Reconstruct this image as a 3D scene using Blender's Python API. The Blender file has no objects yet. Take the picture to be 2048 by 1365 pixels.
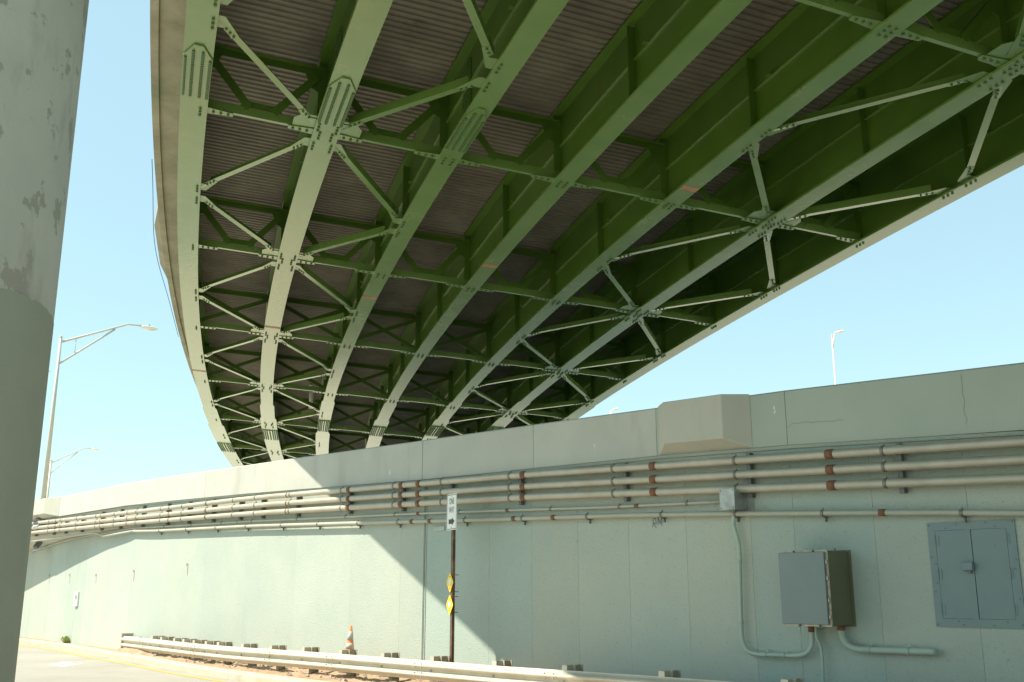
import bpy, math, random
from mathutils import Vector, Matrix
random.seed(7)
R = math.radians
sc = bpy.context.scene
COL = sc.collection

# ---------------------------------------------------------------- camera
cam_d = bpy.data.cameras.new('camera')
cam_d.lens = 36.03; cam_d.sensor_width = 36.0
cam_d.clip_start = 0.05; cam_d.clip_end = 3000
cam = bpy.data.objects.new('camera', cam_d); COL.objects.link(cam)
cam.location = (0, 0, 1.7); cam.rotation_euler = (R(90 + 13.7465), 0, 0)
sc.camera = cam

# ---------------------------------------------------------------- light
SUN_AZ, SUN_EL = -100.0, 53.5          # azimuth clockwise from +Y, elevation
SUN_D = Vector((math.sin(R(SUN_AZ)) * math.cos(R(SUN_EL)), math.cos(R(SUN_AZ)) * math.cos(R(SUN_EL)), math.sin(R(SUN_EL))))
world = bpy.data.worlds.new('World'); sc.world = world; world.use_nodes = True
nt = world.node_tree; nt.nodes.clear()
sky = nt.nodes.new('ShaderNodeTexSky'); sky.sky_type = 'NISHITA'; sky.sun_disc = False
sky.sun_elevation = R(SUN_EL); sky.sun_rotation = R(SUN_AZ)
sky.air_density = 1.0; sky.dust_density = 0.6; sky.ozone_density = 1.6; sky.altitude = 20
tint = nt.nodes.new('ShaderNodeMix'); tint.data_type = 'RGBA'; tint.blend_type = 'MULTIPLY'
tint.inputs['Factor'].default_value = 1.0
tint.inputs['B'].default_value = (1.20, 1.28, 0.99, 1)
bg = nt.nodes.new('ShaderNodeBackground'); bg.inputs['Strength'].default_value = 0.15
out = nt.nodes.new('ShaderNodeOutputWorld')
nt.links.new(sky.outputs[0], tint.inputs['A']); pale = nt.nodes.new('ShaderNodeMix'); pale.data_type = 'RGBA'; pale.inputs['Factor'].default_value = 0.62
pale.inputs['B'].default_value = (2.30, 3.42, 3.85, 1)     # thin even haze over the whole sky
nt.links.new(tint.outputs['Result'], pale.inputs['A']); nt.links.new(pale.outputs['Result'], bg.inputs['Color'])
nt.links.new(bg.outputs[0], out.inputs['Surface'])
sun_d = bpy.data.lights.new('sun', 'SUN'); sun_d.energy = 4.9; sun_d.angle = R(0.53); sun_d.color = (1.0, 0.91, 0.75)
sun = bpy.data.objects.new('sun', sun_d); COL.objects.link(sun)
sun.location = (-30, 0, 60); sun.rotation_euler = SUN_D.to_track_quat('Z', 'Y').to_euler()
sc.view_settings.view_transform = 'Standard'; sc.view_settings.look = 'None'
sc.view_settings.exposure = 0.70; sc.view_settings.gamma = 1.0
sc.cycles.max_bounces = 10; sc.cycles.diffuse_bounces = 6; sc.cycles.glossy_bounces = 4

# ---------------------------------------------------------------- materials
def mat(name, c1, c2=None, scale=3.0, rough=0.7, metal=0.0, bump=0.0, bscale=60.0, spec=0.5, streak=None,
        spot=None, spot_scale=6.0, spot_lo=0.66, spot_hi=0.72, rvar=0.0, objvar=0.0, mapscale=(1, 1, 1), detail=6, coat=0.0):
    m = bpy.data.materials.new(name); m.use_nodes = True
    n = m.node_tree.nodes; l = m.node_tree.links
    b = n['Principled BSDF']
    b.inputs['Roughness'].default_value = rough; b.inputs['Metallic'].default_value = metal
    b.inputs['Specular IOR Level'].default_value = spec
    if coat: b.inputs['Coat Weight'].default_value = coat; b.inputs['Coat Roughness'].default_value = 0.22
    tc = n.new('ShaderNodeTexCoord')
    mp = n.new('ShaderNodeMapping'); mp.inputs['Scale'].default_value = mapscale
    l.new(tc.outputs['Object'], mp.inputs['Vector'])
    last = None
    if c2 is not None:
        nz = n.new('ShaderNodeTexNoise'); nz.inputs['Scale'].default_value = scale; nz.inputs['Detail'].default_value = detail
        nz.inputs['Roughness'].default_value = 0.62
        l.new(mp.outputs[0], nz.inputs['Vector'])
        rp = n.new('ShaderNodeValToRGB'); rp.color_ramp.elements[0].position = 0.34; rp.color_ramp.elements[1].position = 0.66
        rp.color_ramp.elements[0].color = (*c1, 1); rp.color_ramp.elements[1].color = (*c2, 1)
        l.new(nz.outputs['Fac'], rp.inputs[0]); last = rp.outputs[0]
        if rvar:
            mr = n.new('ShaderNodeMapRange'); mr.inputs['To Min'].default_value = rough - rvar; mr.inputs['To Max'].default_value = rough + rvar
            l.new(nz.outputs['Fac'], mr.inputs['Value']); l.new(mr.outputs[0], b.inputs['Roughness'])
    def layer(prev, col, sc_, lo, hi, amt, ms=(1, 1, 1)):
        mp2 = n.new('ShaderNodeMapping'); mp2.inputs['Scale'].default_value = ms
        l.new(tc.outputs['Object'], mp2.inputs['Vector'])
        nz = n.new('ShaderNodeTexNoise'); nz.inputs['Scale'].default_value = sc_; nz.inputs['Detail'].default_value = 7
        nz.inputs['Roughness'].default_value = 0.65
        l.new(mp2.outputs[0], nz.inputs['Vector'])
        mr = n.new('ShaderNodeMapRange'); mr.inputs['From Min'].default_value = lo; mr.inputs['From Max'].default_value = hi
        mr.inputs['To Max'].default_value = amt
        l.new(nz.outputs['Fac'], mr.inputs['Value'])
        mx = n.new('ShaderNodeMix'); mx.data_type = 'RGBA'
        l.new(mr.outputs[0], mx.inputs['Factor'])
        if prev is None: mx.inputs['A'].default_value = (*c1, 1)
        else: l.new(prev, mx.inputs['A'])
        mx.inputs['B'].default_value = (*col, 1)
        return mx.outputs['Result']
    if streak: last = layer(last, streak[0], streak[1], streak[2], streak[3], streak[4], streak[5])
    if spot: last = layer(last, spot, spot_scale, spot_lo, spot_hi, 1.0)
    if objvar:
        oi = n.new('ShaderNodeObjectInfo'); mr = n.new('ShaderNodeMapRange')
        mr.inputs['To Min'].default_value = 1 - objvar; mr.inputs['To Max'].default_value = 1 + objvar
        l.new(oi.outputs['Random'], mr.inputs['Value'])
        hs = n.new('ShaderNodeHueSaturation'); l.new(mr.outputs[0], hs.inputs['Value'])
        if last is None: hs.inputs['Color'].default_value = (*c1, 1)
        else: l.new(last, hs.inputs['Color'])
        last = hs.outputs[0]
    if last is None: b.inputs['Base Color'].default_value = (*c1, 1)
    else: l.new(last, b.inputs['Base Color'])
    if bump:
        nb = n.new('ShaderNodeTexNoise'); nb.inputs['Scale'].default_value = bscale; nb.inputs['Detail'].default_value = 3
        l.new(tc.outputs['Object'], nb.inputs['Vector'])
        bp = n.new('ShaderNodeBump'); bp.inputs['Strength'].default_value = bump; bp.inputs['Distance'].default_value = 0.012
        l.new(nb.outputs['Fac'], bp.inputs['Height']); l.new(bp.outputs[0], b.inputs['Normal'])
    return m

RUST = (0.26, 0.085, 0.03)
M = dict(
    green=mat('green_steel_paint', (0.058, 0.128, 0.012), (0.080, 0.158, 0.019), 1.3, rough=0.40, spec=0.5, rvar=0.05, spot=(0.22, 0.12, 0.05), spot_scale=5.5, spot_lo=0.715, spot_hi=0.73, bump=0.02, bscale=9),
    flange=mat('green_paint_bounce_lit', (0.098, 0.190, 0.034), (0.134, 0.228, 0.056), 1.1, rough=0.26, spec=0.9, coat=0.4, rvar=0.05, spot=(0.30, 0.15, 0.06), spot_scale=4.0, spot_lo=0.70, spot_hi=0.715, bump=0.02, bscale=6),  # same green paint as the webs, lightened to carry bounce light from below
    bolt=mat('bolt_paint_shaded', (0.06, 0.13, 0.035), rough=0.5),  # flange green darkened to paint in the shade on bolt sides
    bare=mat('bare_primer_strip', (0.42, 0.27, 0.16), (0.30, 0.13, 0.06), 5, rough=0.7),
    form=mat('stained_galvanised_form', (0.150, 0.140, 0.112), (0.235, 0.220, 0.178), 1.2, rough=0.55, metal=0.25, spot=(0.10, 0.055, 0.035), spot_scale=1.4, spot_lo=0.62, spot_hi=0.78, streak=((0.26, 0.22, 0.16), 2.0, 0.55, 0.75, 0.6, (1, 1, 1))),
    deckcon=mat('weathered_deck_concrete', (0.30, 0.27, 0.21), (0.42, 0.38, 0.30), 1.5, rough=0.85, bump=0.2, bscale=30, streak=((0.16, 0.20, 0.12), 0.9, 0.52, 0.68, 0.55, (1, 1, 1))),
    con=mat('parapet_concrete', (0.450, 0.462, 0.415), (0.512, 0.520, 0.465), 0.9, rough=0.85, bump=0.12, bscale=40, streak=((0.34, 0.315, 0.26), 2.2, 0.55, 0.75, 0.5, (1, 1, 0.18)), objvar=0.04),
    conp=mat('painted_parapet', (0.372, 0.430, 0.375), (0.412, 0.465, 0.405), 0.7, rough=0.8, bump=0.08, bscale=40),
    conb=mat('pilaster_concrete', (0.455, 0.455, 0.39), (0.51, 0.505, 0.435), 1.2, rough=0.85, bump=0.12, bscale=40, streak=((0.42, 0.37, 0.30), 2.2, 0.55, 0.75, 0.5, (1, 1, 0.18))),
    stucco=mat('rough_mint_stucco', (0.388, 0.446, 0.398), (0.442, 0.490, 0.432), 0.55, rough=0.9, bump=0.8, bscale=52, spec=0.25, objvar=0.045, streak=((0.475, 0.492, 0.410), 0.35, 0.50, 0.66, 0.6, (1, 1, 0.5)), spot=(0.30, 0.315, 0.275), spot_scale=30, spot_lo=0.60, spot_hi=0.70),
    stucco_teal=mat('rough_teal_stucco', (0.350, 0.432, 0.392), (0.405, 0.472, 0.422), 0.5, rough=0.9, bump=0.8, bscale=52, spec=0.25, objvar=0.03, streak=((0.41, 0.457, 0.395), 0.35, 0.50, 0.66, 0.5, (1, 1, 0.5)), spot=(0.25, 0.30, 0.27), spot_scale=30, spot_lo=0.60, spot_hi=0.70),
    joint=mat('dark_joint_filler', (0.17, 0.16, 0.13), (0.28, 0.25, 0.2), 5, rough=0.9),
    pipe=mat('weathered_galvanised_pipe', (0.42, 0.395, 0.325), (0.50, 0.47, 0.39), 4, rough=0.5, metal=0.3, streak=((0.40, 0.30, 0.19), 1.3, 0.56, 0.72, 0.6, (1, 1, 1))),
    pipe_small=mat('painted_conduit', (0.38, 0.40, 0.34), (0.45, 0.44, 0.36), 3, rough=0.6, metal=0.1, streak=((0.40, 0.25, 0.14), 1.1, 0.58, 0.72, 0.6, (1, 1, 1))),
    pipe_mint=mat('mint_painted_conduit', (0.36, 0.45, 0.39), (0.41, 0.50, 0.43), 3, rough=0.6),
    rust=mat('rusty_coupling', (0.15, 0.068, 0.036), (0.25, 0.125, 0.07), 14, rough=0.9, bump=0.3, bscale=90),
    strut=mat('dark_strut_steel', (0.135, 0.15, 0.14), (0.19, 0.20, 0.185), 6, rough=0.6, metal=0.3),
    clamp=mat('clamp_steel', (0.24, 0.23, 0.20), rough=0.5, metal=0.5),
    cab=mat('blue_grey_enamel', (0.175, 0.225, 0.225), (0.195, 0.24, 0.24), 1.5, rough=0.45),
    cabside=mat('olive_drab_enamel', (0.135, 0.14, 0.085), (0.16, 0.165, 0.10), 2.5, rough=0.6),
    trim=mat('worn_metal_edge', (0.46, 0.43, 0.36), (0.30, 0.25, 0.18), 10, rough=0.5, metal=0.4),
    galv=mat('galvanised_box', (0.30, 0.32, 0.31), (0.46, 0.47, 0.44), 7, rough=0.45, metal=0.5),
    hatch=mat('blue_grey_hatch_paint', (0.175, 0.245, 0.25), (0.20, 0.265, 0.265), 2.0, rough=0.55, bump=0.1, bscale=50, spot=(0.12, 0.10, 0.08), spot_scale=30, spot_lo=0.76, spot_hi=0.78),
    dark=mat('dark_gap', (0.03, 0.035, 0.035), rough=0.8),
    white=mat('white_sheeting', (0.74, 0.76, 0.72), (0.80, 0.80, 0.76), 3, rough=0.4),
    black=mat('black_lettering', (0.03, 0.035, 0.03), rough=0.5),
    post=mat('brown_sign_post', (0.10, 0.065, 0.042), (0.16, 0.10, 0.065), 6, rough=0.55, metal=0.2, streak=((0.42, 0.26, 0.14), 1.2, 0.5, 0.62, 0.7, (1, 1, 1))),
    yellow=mat('yellow_sheeting', (0.86, 0.58, 0.015), (0.90, 0.63, 0.02), 6, rough=0.4),
    rail=mat('galvanised_guardrail', (0.50, 0.465, 0.375), (0.58, 0.545, 0.45), 3, rough=0.5, metal=0.25, streak=((0.48, 0.42, 0.32), 2.5, 0.58, 0.75, 0.6, (1, 1, 1))),
    railpost=mat('guardrail_post_steel', (0.36, 0.33, 0.26), (0.46, 0.42, 0.33), 6, rough=0.7, metal=0.2),
    orange=mat('orange_plastic', (0.78, 0.17, 0.04), (0.84, 0.24, 0.08), 9, rough=0.55),
    collar=mat('scuffed_reflective_collar', (0.60, 0.57, 0.49), (0.46, 0.43, 0.35), 45, rough=0.6),
    conebase=mat('dusty_grey_base', (0.40, 0.35, 0.28), (0.50, 0.43, 0.34), 10, rough=0.9),
    lamp=mat('pale_grey_lamp_paint', (0.55, 0.53, 0.45), (0.62, 0.60, 0.51), 2, rough=0.5),
    lamphead=mat('lamp_housing', (0.72, 0.70, 0.62), rough=0.45),
    glass=mat('lamp_lens', (0.55, 0.56, 0.52), rough=0.2),
    colup=mat('weathered_bluish_paint', (0.42, 0.46, 0.43), (0.52, 0.54, 0.495), 1.3, rough=0.7, bump=0.15, bscale=45, streak=((0.26, 0.25, 0.21), 2.6, 0.55, 0.70, 0.6, (1, 1, 0.35)), spot=(0.33, 0.34, 0.30), spot_scale=5, spot_lo=0.57, spot_hi=0.60),
    collow=mat('olive_grey_paint', (0.345, 0.36, 0.285), (0.395, 0.405, 0.325), 1.6, rough=0.75, bump=0.12, bscale=40, spot=(0.20, 0.205, 0.165), spot_scale=9, spot_lo=0.71, spot_hi=0.74),
    road=mat('worn_asphalt', (0.315, 0.305, 0.265), (0.37, 0.355, 0.31), 0.5, rough=0.9, bump=0.25, bscale=120, streak=((0.26, 0.255, 0.23), 0.6, 0.55, 0.7, 0.5, (1, 0.4, 1)), spot=(0.42, 0.41, 0.36), spot_scale=60, spot_lo=0.66, spot_hi=0.72),
    ramp=mat('pale_concrete_roadway', (0.58, 0.53, 0.43), (0.64, 0.59, 0.48), 0.4, rough=0.9),
    ground=mat('pale_dry_ground', (0.30, 0.28, 0.23), (0.38, 0.35, 0.29), 0.2, rough=0.95),
    kerb=mat('sandy_kerb_concrete', (0.48, 0.41, 0.31), (0.56, 0.48, 0.375), 2.5, rough=0.9, bump=0.3, bscale=50, streak=((0.40, 0.30, 0.20), 2.0, 0.56, 0.72, 0.6, (1, 1, 1))),
    dirt=mat('reddish_dry_dirt', (0.33, 0.21, 0.13), (0.44, 0.33, 0.225), 2.6, rough=1.0, bump=0.9, bscale=26, spot=(0.24, 0.15, 0.10), spot_scale=9, spot_lo=0.6, spot_hi=0.72),
    stone=mat('rubble_stone', (0.36, 0.30, 0.23), (0.48, 0.43, 0.35), 8, rough=0.95),
    paintw=mat('white_road_paint', (0.78, 0.76, 0.68), (0.66, 0.64, 0.57), 9, rough=0.8),
    painty=mat('yellow_road_paint', (0.70, 0.42, 0.06), (0.60, 0.38, 0.09), 7, rough=0.8),
    weed=mat('weed_leaves', (0.24, 0.32, 0.07), (0.36, 0.42, 0.13), 20, rough=0.7),
    stain=mat('rust_runs', (0.20, 0.12, 0.07), (0.32, 0.20, 0.11), 20, rough=0.95),
    ink=mat('dark_marker_ink', (0.13, 0.16, 0.15), rough=0.8),
    bearing=mat('bracket_grey', (0.45, 0.45, 0.41), (0.55, 0.55, 0.50), 4, rough=0.6),
)

# ---------------------------------------------------------------- mesh helpers
V = Vector
class MB:
    def __init__(s): s.v = []; s.f = []; s.sm = []; s.marks = []
    def use(s, k): s.marks.append((len(s.f), k))          # following faces take material slot k
    def add(s, pts): i = len(s.v); s.v += [V(p) for p in pts]; return i
    def face(s, *pts):
        i = s.add(pts); s.f.append(list(range(i, i + len(pts)))); s.sm.append(False)
    def hexa(s, b, t):                                     # bottom ring, top ring
        n = len(b); i = s.add(list(b) + list(t))
        s.f.append([i + k for k in reversed(range(n))]); s.f.append([i + n + k for k in range(n)]); s.sm += [False, False]
        for k in range(n):
            k2 = (k + 1) % n; s.f.append([i + k, i + k2, i + n + k2, i + n + k]); s.sm.append(False)
    def prism(s, poly, off):
        off = V(off); s.hexa([V(p) for p in poly], [V(p) + off for p in poly])
    def box(s, c, ax, ay, az):                             # centre, half vectors
        c, ax, ay, az = V(c), V(ax), V(ay), V(az)
        s.hexa([c - ax - ay - az, c + ax - ay - az, c + ax + ay - az, c - ax + ay - az],
               [c - ax - ay + az, c + ax - ay + az, c + ax + ay + az, c - ax + ay + az])
    def beam(s, p, q, side, up):                           # bar p->q with half-size vectors
        p, q, side, up = V(p), V(q), V(side), V(up)
        s.hexa([p - side - up, p + side - up, p + side + up, p - side + up], [q - side - up, q + side - up, q + side + up, q - side + up])
    def sweep(s, rings, closed=True, caps=True, smooth=False):
        n = len(rings[0]); i = s.add([p for r in rings for p in r]); m = n if closed else n - 1
        for a in range(len(rings) - 1):
            for k in range(m):
                k2 = (k + 1) % n
                s.f.append([i + a * n + k, i + a * n + k2, i + (a + 1) * n + k2, i + (a + 1) * n + k]); s.sm.append(smooth)
        if caps and closed:
            s.f.append([i + k for k in reversed(range(n))]); s.f.append([i + (len(rings) - 1) * n + k for k in range(n)]); s.sm += [False, False]
    def tube(s, pts, r, n=10, caps=True):
        pts = [V(p) for p in pts]; rs = r if isinstance(r, (list, tuple)) else [r] * len(pts)
        rings = []; prev = None
        for k, p in enumerate(pts):
            d = (pts[min(k + 1, len(pts) - 1)] - pts[max(k - 1, 0)]).normalized()
            if prev is None:
                a = V((0, 0, 1)) if abs(d.z) < 0.9 else V((1, 0, 0))
            else: a = prev
            u = (a - d * a.dot(d)).normalized(); w = d.cross(u); prev = u
            rings.append([p + (u * math.cos(2 * math.pi * j / n) + w * math.sin(2 * math.pi * j / n)) * rs[k] for j in range(n)])
        s.sweep(rings, True, caps, True)
    def cyl(s, c, axis, r, h, n=8, r2=None):
        c = V(c); d = V(axis).normalized()
        a = V((0, 0, 1)) if abs(d.z) < 0.9 else V((1, 0, 0))
        u = (a - d * a.dot(d)).normalized(); w = d.cross(u); r2 = r if r2 is None else r2
        s.sweep([[c + d * hh + (u * math.cos(2 * math.pi * j / n) + w * math.sin(2 * math.pi * j / n)) * rr for j in range(n)] for hh, rr in ((0, r), (h, r2))], True, True, n > 8)
    def ball(s, c, ax, ay, az, nu=12, nv=8):
        c, ax, ay, az = V(c), V(ax), V(ay), V(az); rings = []
        for a in range(nv + 1):
            t = math.pi * a / nv; rr = max(math.sin(t), 0.01)
            rings.append([c + ax * rr * math.cos(2 * math.pi * j / nu) + ay * rr * math.sin(2 * math.pi * j / nu) - az * math.cos(t) for j in range(nu)])
        s.sweep(rings, True, True, True)
    def build(s, name, material, parent=None, bevel=0.0, base=None):
        o0 = V((0, 0, 0))
        if parent is not None:
            q = parent
            while q: o0 = o0 + q.location; q = q.parent
        elif base is not None: o0 = V(base)
        me = bpy.data.meshes.new(name)
        me.from_pydata([tuple(p - o0) for p in s.v], [], s.f)
        me.polygons.foreach_set('use_smooth', s.sm)
        for m_ in (material if isinstance(material, tuple) else (material,)): me.materials.append(m_)
        if s.marks:
            mi = [0] * len(s.f)
            for k, (st, v) in enumerate(s.marks):
                en = s.marks[k + 1][0] if k + 1 < len(s.marks) else len(s.f)
                mi[st:en] = [v] * (en - st)
            me.polygons.foreach_set('material_index', mi)
        me.update()
        o = bpy.data.objects.new(name, me); COL.objects.link(o)
        if parent is not None: o.parent = parent
        else: o.location = o0
        if bevel:
            b = o.modifiers.new('bevel', 'BEVEL'); b.width = bevel; b.segments = 2; b.limit_method = 'ANGLE'
        return o
def tag(o, label=None, cat=None, group=None, kind=None):
    if label: o['label'] = label
    if cat: o['category'] = cat
    if group: o['group'] = group
    if kind: o['kind'] = kind
    return o
def empty(name, loc, label, cat, group=None):
    o = bpy.data.objects.new(name, None); COL.objects.link(o); o.location = loc; o.empty_display_size = 0.3
    return tag(o, label, cat, group)
def text_mb(body, origin, right, up, nrm, height, width=None, depth=0.002):
    c = bpy.data.curves.new('t', 'FONT'); c.body = body; c.align_x = 'CENTER'; c.align_y = 'CENTER'; c.size = 1.0
    o = bpy.data.objects.new('t', c); COL.objects.link(o)
    dg = bpy.context.evaluated_depsgraph_get(); me = bpy.data.meshes.new_from_object(o.evaluated_get(dg))
    xs = [v.co.x for v in me.vertices]; ys = [v.co.y for v in me.vertices]
    cx, cy = (min(xs) + max(xs)) / 2, (min(ys) + max(ys)) / 2
    ky = height / (max(ys) - min(ys)); kx = ky if width is None else width / (max(xs) - min(xs))
    mb = MB(); i = mb.add([V(origin) + V(right) * (v.co.x - cx) * kx + V(up) * (v.co.y - cy) * ky + V(nrm) * depth for v in me.vertices])
    for p in me.polygons: mb.f.append([i + k for k in p.vertices]); mb.sm.append(False)
    bpy.data.objects.remove(o); bpy.data.curves.remove(c); bpy.data.meshes.remove(me)
    return mb
def lerp(x, tab):
    if x <= tab[0][0]: return tab[0][1]
    for (a, b), (c, d) in zip(tab, tab[1:]):
        if x <= c: return b + (d - b) * (x - a) / (c - a)
    return tab[-1][1]
UP = V((0, 0, 1))

# ---------------------------------------------------------------- wall frame: s along the wall, n towards the road, z up
W0 = V((-0.3972, 18.3, 0)); WD = V((0.680106, -0.733114, 0)); WN = V((-0.733114, -0.680106, 0))
def W(s, n, z): return W0 + WD * s + WN * n + UP * z
PTOP = [(-70, 4.1), (-23, 4.68), (-15, 4.76), (-6.4, 4.62), (-1.66, 4.53), (1.33, 4.48), (4.0, 4.42), (6.25, 4.37), (9.35, 4.25), (30, 3.5)]
PBOT = [(-70, 3.48), (-23, 4.06), (-15, 4.11), (-8.1, 3.96), (-1.66, 3.77), (1.33, 3.73), (4.0, 3.69), (6.25, 3.62), (9.3, 3.47), (30, 2.7)]
def ptop(s): return lerp(s, PTOP)
def pbot(s): return lerp(s, PBOT)

# ================================================================= SETTING
g = MB(); g.face((-900, -900, -0.02), (900, -900, -0.02), (900, 900, -0.02), (-900, 900, -0.02))
tag(g.build('ground', M['ground']), kind='structure')
KB = [(-60, -2.6), (-24.4, -0.15), (-19.1, 0.1), (-14.45, 0.73), (-11.95, 0.95), (-8.5, 1.45), (-5.5, 1.70), (0, 1.80), (30, 1.85)]
def kn(s): return lerp(s, KB)
ss = [-60, -50, -40, -32, -28, -24.4, -21.5, -19.1, -17, -14.45, -13, -11.95, -10, -8.5, -7, -5.5, -3, 0, 5, 10, 15, 20, 30]
rd = MB()
for a, b in zip(ss, ss[1:]):
    rd.face(W(a, kn(a), 0.0), W(a, kn(a) + 8.4, 0.0), W(b, kn(b) + 8.4, 0.0), W(b, kn(b), 0.0))
road = tag(rd.build('road', M['road']), kind='structure')
yl = MB()
for a, b in zip(ss, ss[1:]):
    yl.face(W(a, kn(a) + 0.30, 0.004), W(a, kn(a) + 0.42, 0.004), W(b, kn(b) + 0.42, 0.004), W(b, kn(b) + 0.30, 0.004))
yl.build('edge_line', M['painty'], road)
ar = MB()
arp = [(-11.15, 25.77), (-10.97, 25.99), (-11.2, 26.57), (-11.0, 26.7), (-10.70, 26.07), (-10.46, 26.17), (-10.44, 24.94)]
ar.face(*[(x, y, 0.004) for x, y in [arp[6], arp[5], arp[4], arp[1], arp[0]]]); ar.face(*[(x, y, 0.004) for x, y in [arp[1], arp[4], arp[3], arp[2]]])
ar.build('arrow_marking', M['paintw'], road)
def kerb_mesh(off, flip, name):
    kb = MB(); cur = -60.0
    while cur < 29.5:
        nx = min(cur + 3.0, 30) - 0.008; rings = []
        for k in range(4):
            s_ = cur + (nx - cur) * k / 3; n_ = kn(s_) + off
            rings.append([W(s_, n_, -0.1), W(s_, n_, 0.11), W(s_, n_ - 0.03 * flip, 0.145), W(s_, n_ - 0.24 * flip, 0.15), W(s_, n_ - 0.24 * flip, -0.1)])
        kb.sweep(rings); cur += 3.0
    return tag(kb.build(name, M['kerb']), kind='structure')
kerb_mesh(0, 1, 'kerb'); kerb_mesh(8.4, -1, 'kerb_across_road')
# dirt verge between kerb and wall
def wall_n(s): return 0.0 if s > -15 else (s + 15) * 0.082
vg = MB(); NS, NN = 330, 14; idx = []
for a in range(NS + 1):
    s_ = -60 + 85 * (a / NS) ** 0.72 if False else -30 + 52 * a / NS
    n0 = wall_n(s_) - 0.05; n1 = kn(s_) - 0.20; row = []
    for b in range(NN + 1):
        t = b / NN; n_ = n0 + (n1 - n0) * t
        e = math.sin(s_ * 2.1 + b) * 0.018 + math.sin(s_ * 5.7 - b * 1.7) * 0.014 + random.uniform(-0.016, 0.016)
        edge = min(1, (1 - t) * 4); rise = 0.10 * math.exp(-((s_ + 13.6) / 1.3) ** 2) * edge
        amp = 0 if s_ < -14.6 else 1.0
        row.append(V(W(s_, n_, 0.135 + amp * edge * (e + 0.035) + amp * rise)))
    idx.append(row)
i0 = vg.add([p for r in idx for p in r])
for a in range(NS):
    for b in range(NN):
        q = i0 + a * (NN + 1) + b; vg.f.append([q, q + 1, q + NN + 2, q + NN + 1]); vg.sm.append(True)
tag(vg.build('dirt_verge', M['dirt']), kind='structure')
rb = MB()
for k in range(420):
    s_ = random.choice([random.uniform(-14.4, -11.5), random.uniform(-14, 12), random.uniform(-9, 1)]); n_ = random.uniform(0.1, max(0.2, kn(s_) - 0.3))
    r_ = random.choice([0.010, 0.014, 0.018, 0.024, 0.034]) * random.uniform(0.7, 1.3); a_ = random.uniform(0, 6.28)
    c_ = W(s_, n_, 0.17); u_ = V((math.cos(a_), math.sin(a_), random.uniform(-.3, .3))) * r_ * 1.4; w_ = V((-math.sin(a_), math.cos(a_), random.uniform(-.3, .3))) * r_
    rb.hexa([c_ - u_ - w_ * .8, c_ + u_ * .9 - w_, c_ + u_ + w_ * .7, c_ - u_ * .8 + w_], [c_ + (-u_ - w_) * .6 + UP * r_, c_ + (u_ - w_) * .7 + UP * r_ * .8, c_ + (u_ + w_) * .5 + UP * r_ * 1.1, c_ + (-u_ + w_) * .6 + UP * r_ * .7])
tag(rb.build('rubble', M['stone']), 'pale broken rubble and stones scattered over the dirt under the guardrail', 'rubble', kind='stuff')
# elevated roadway behind the parapet
rp = MB(); rings = []
for s_ in range(-70, 31, 5):
    rings.append([W(s_, min(-.32, wall_n(s_) - .36), ptop(s_) - 1.05), W(s_, -8.4, ptop(s_) - 1.05), W(s_, -8.4, ptop(s_) - 1.7), W(s_, min(-.32, wall_n(s_) - .36), ptop(s_) - 1.7)])
rp.sweep(rings)
tag(rp.build('ramp_roadway', M['ramp']), kind='structure')
fp = empty('far_parapet_wall', W(0, -8.6, 0), 'low concrete parapet along the far side of the elevated ramp', 'wall')
q = MB(); q.sweep([[W(s_, -8.42, -0.2), W(s_, -8.8, -0.2), W(s_, -8.8, ptop(s_) - 0.2), W(s_, -8.42, ptop(s_) - 0.2)] for s_ in range(-70, 31, 5)]); q.build('wall_body', M['con'], fp)

pv = MB(); pv.face(W(-120, -9.2, -.010), W(120, -9.2, -.010), W(120, -95, -.010), W(-120, -95, -.010))  # added pale sheet, out of view, reflecting sunlight onto the right flanges
tag(pv.build('unseen_bounce_pavement', M['ramp']), kind='structure')
# ================================================================= RETAINING WALL
wall = empty('retaining_wall', W(0, 0, 0), 'long mint stucco retaining wall with concrete parapet carrying the ramp', 'wall')
core = MB(); core.sweep([[W(s_, -0.03, -0.3), W(s_, -0.30, -0.3), W(s_, -0.30, pbot(s_) - 0.003), W(s_, -0.03, pbot(s_) - 0.003)] for s_ in (-15.0, -8.1, -1.66, 1.33, 4, 6.25, 9.3, 30)])
core.build('wall_core', M['joint'], wall)
seams = [-15.0, -12.85, -10.7, -8.55, -6.4, -4.25, -2.57, -1.82, 0.0, 1.07, 2.14, 3.21, 4.31, 5.42, 6.1, 7.24, 8.43, 9.6, 10.8, 13, 15.2, 17.5, 20, 22.5, 25, 27.5, 30]
for a, b in zip(seams, seams[1:]):
    gap = 0.0018 if a > -2.6 else 0.0012
    ga = 0.012 if abs(a + 1.82) < .01 else gap; gb = 0.012 if abs(b + 1.82) < .01 else gap
    p = MB(); a_, b_ = a + ga, b - gb
    p.hexa([W(a_, 0, -0.2), W(b_, 0, -0.2), W(b_, -0.03, -0.2), W(a_, -0.03, -0.2)], [W(a_, 0, pbot(a_) - 0.006), W(b_, 0, pbot(b_) - 0.006), W(b_, -0.03, pbot(b_) - 0.006), W(a_, -0.03, pbot(a_) - 0.006)])
    teal = (-1.9 < a < 1.0) or (5.3 < a < 7.0)
    p.build('wall_panel', M['stucco_teal' if teal else 'stucco'], wall)
for s_ in (-1.86, -1.78):                                   # drainage channel strips beside the wide joint
    p = MB(); p.beam(W(s_, 0.006, 0.1), W(s_, 0.006, 3.70), WD * 0.012, WN * 0.006); p.build('joint_strip', M['stucco'], wall)
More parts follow.
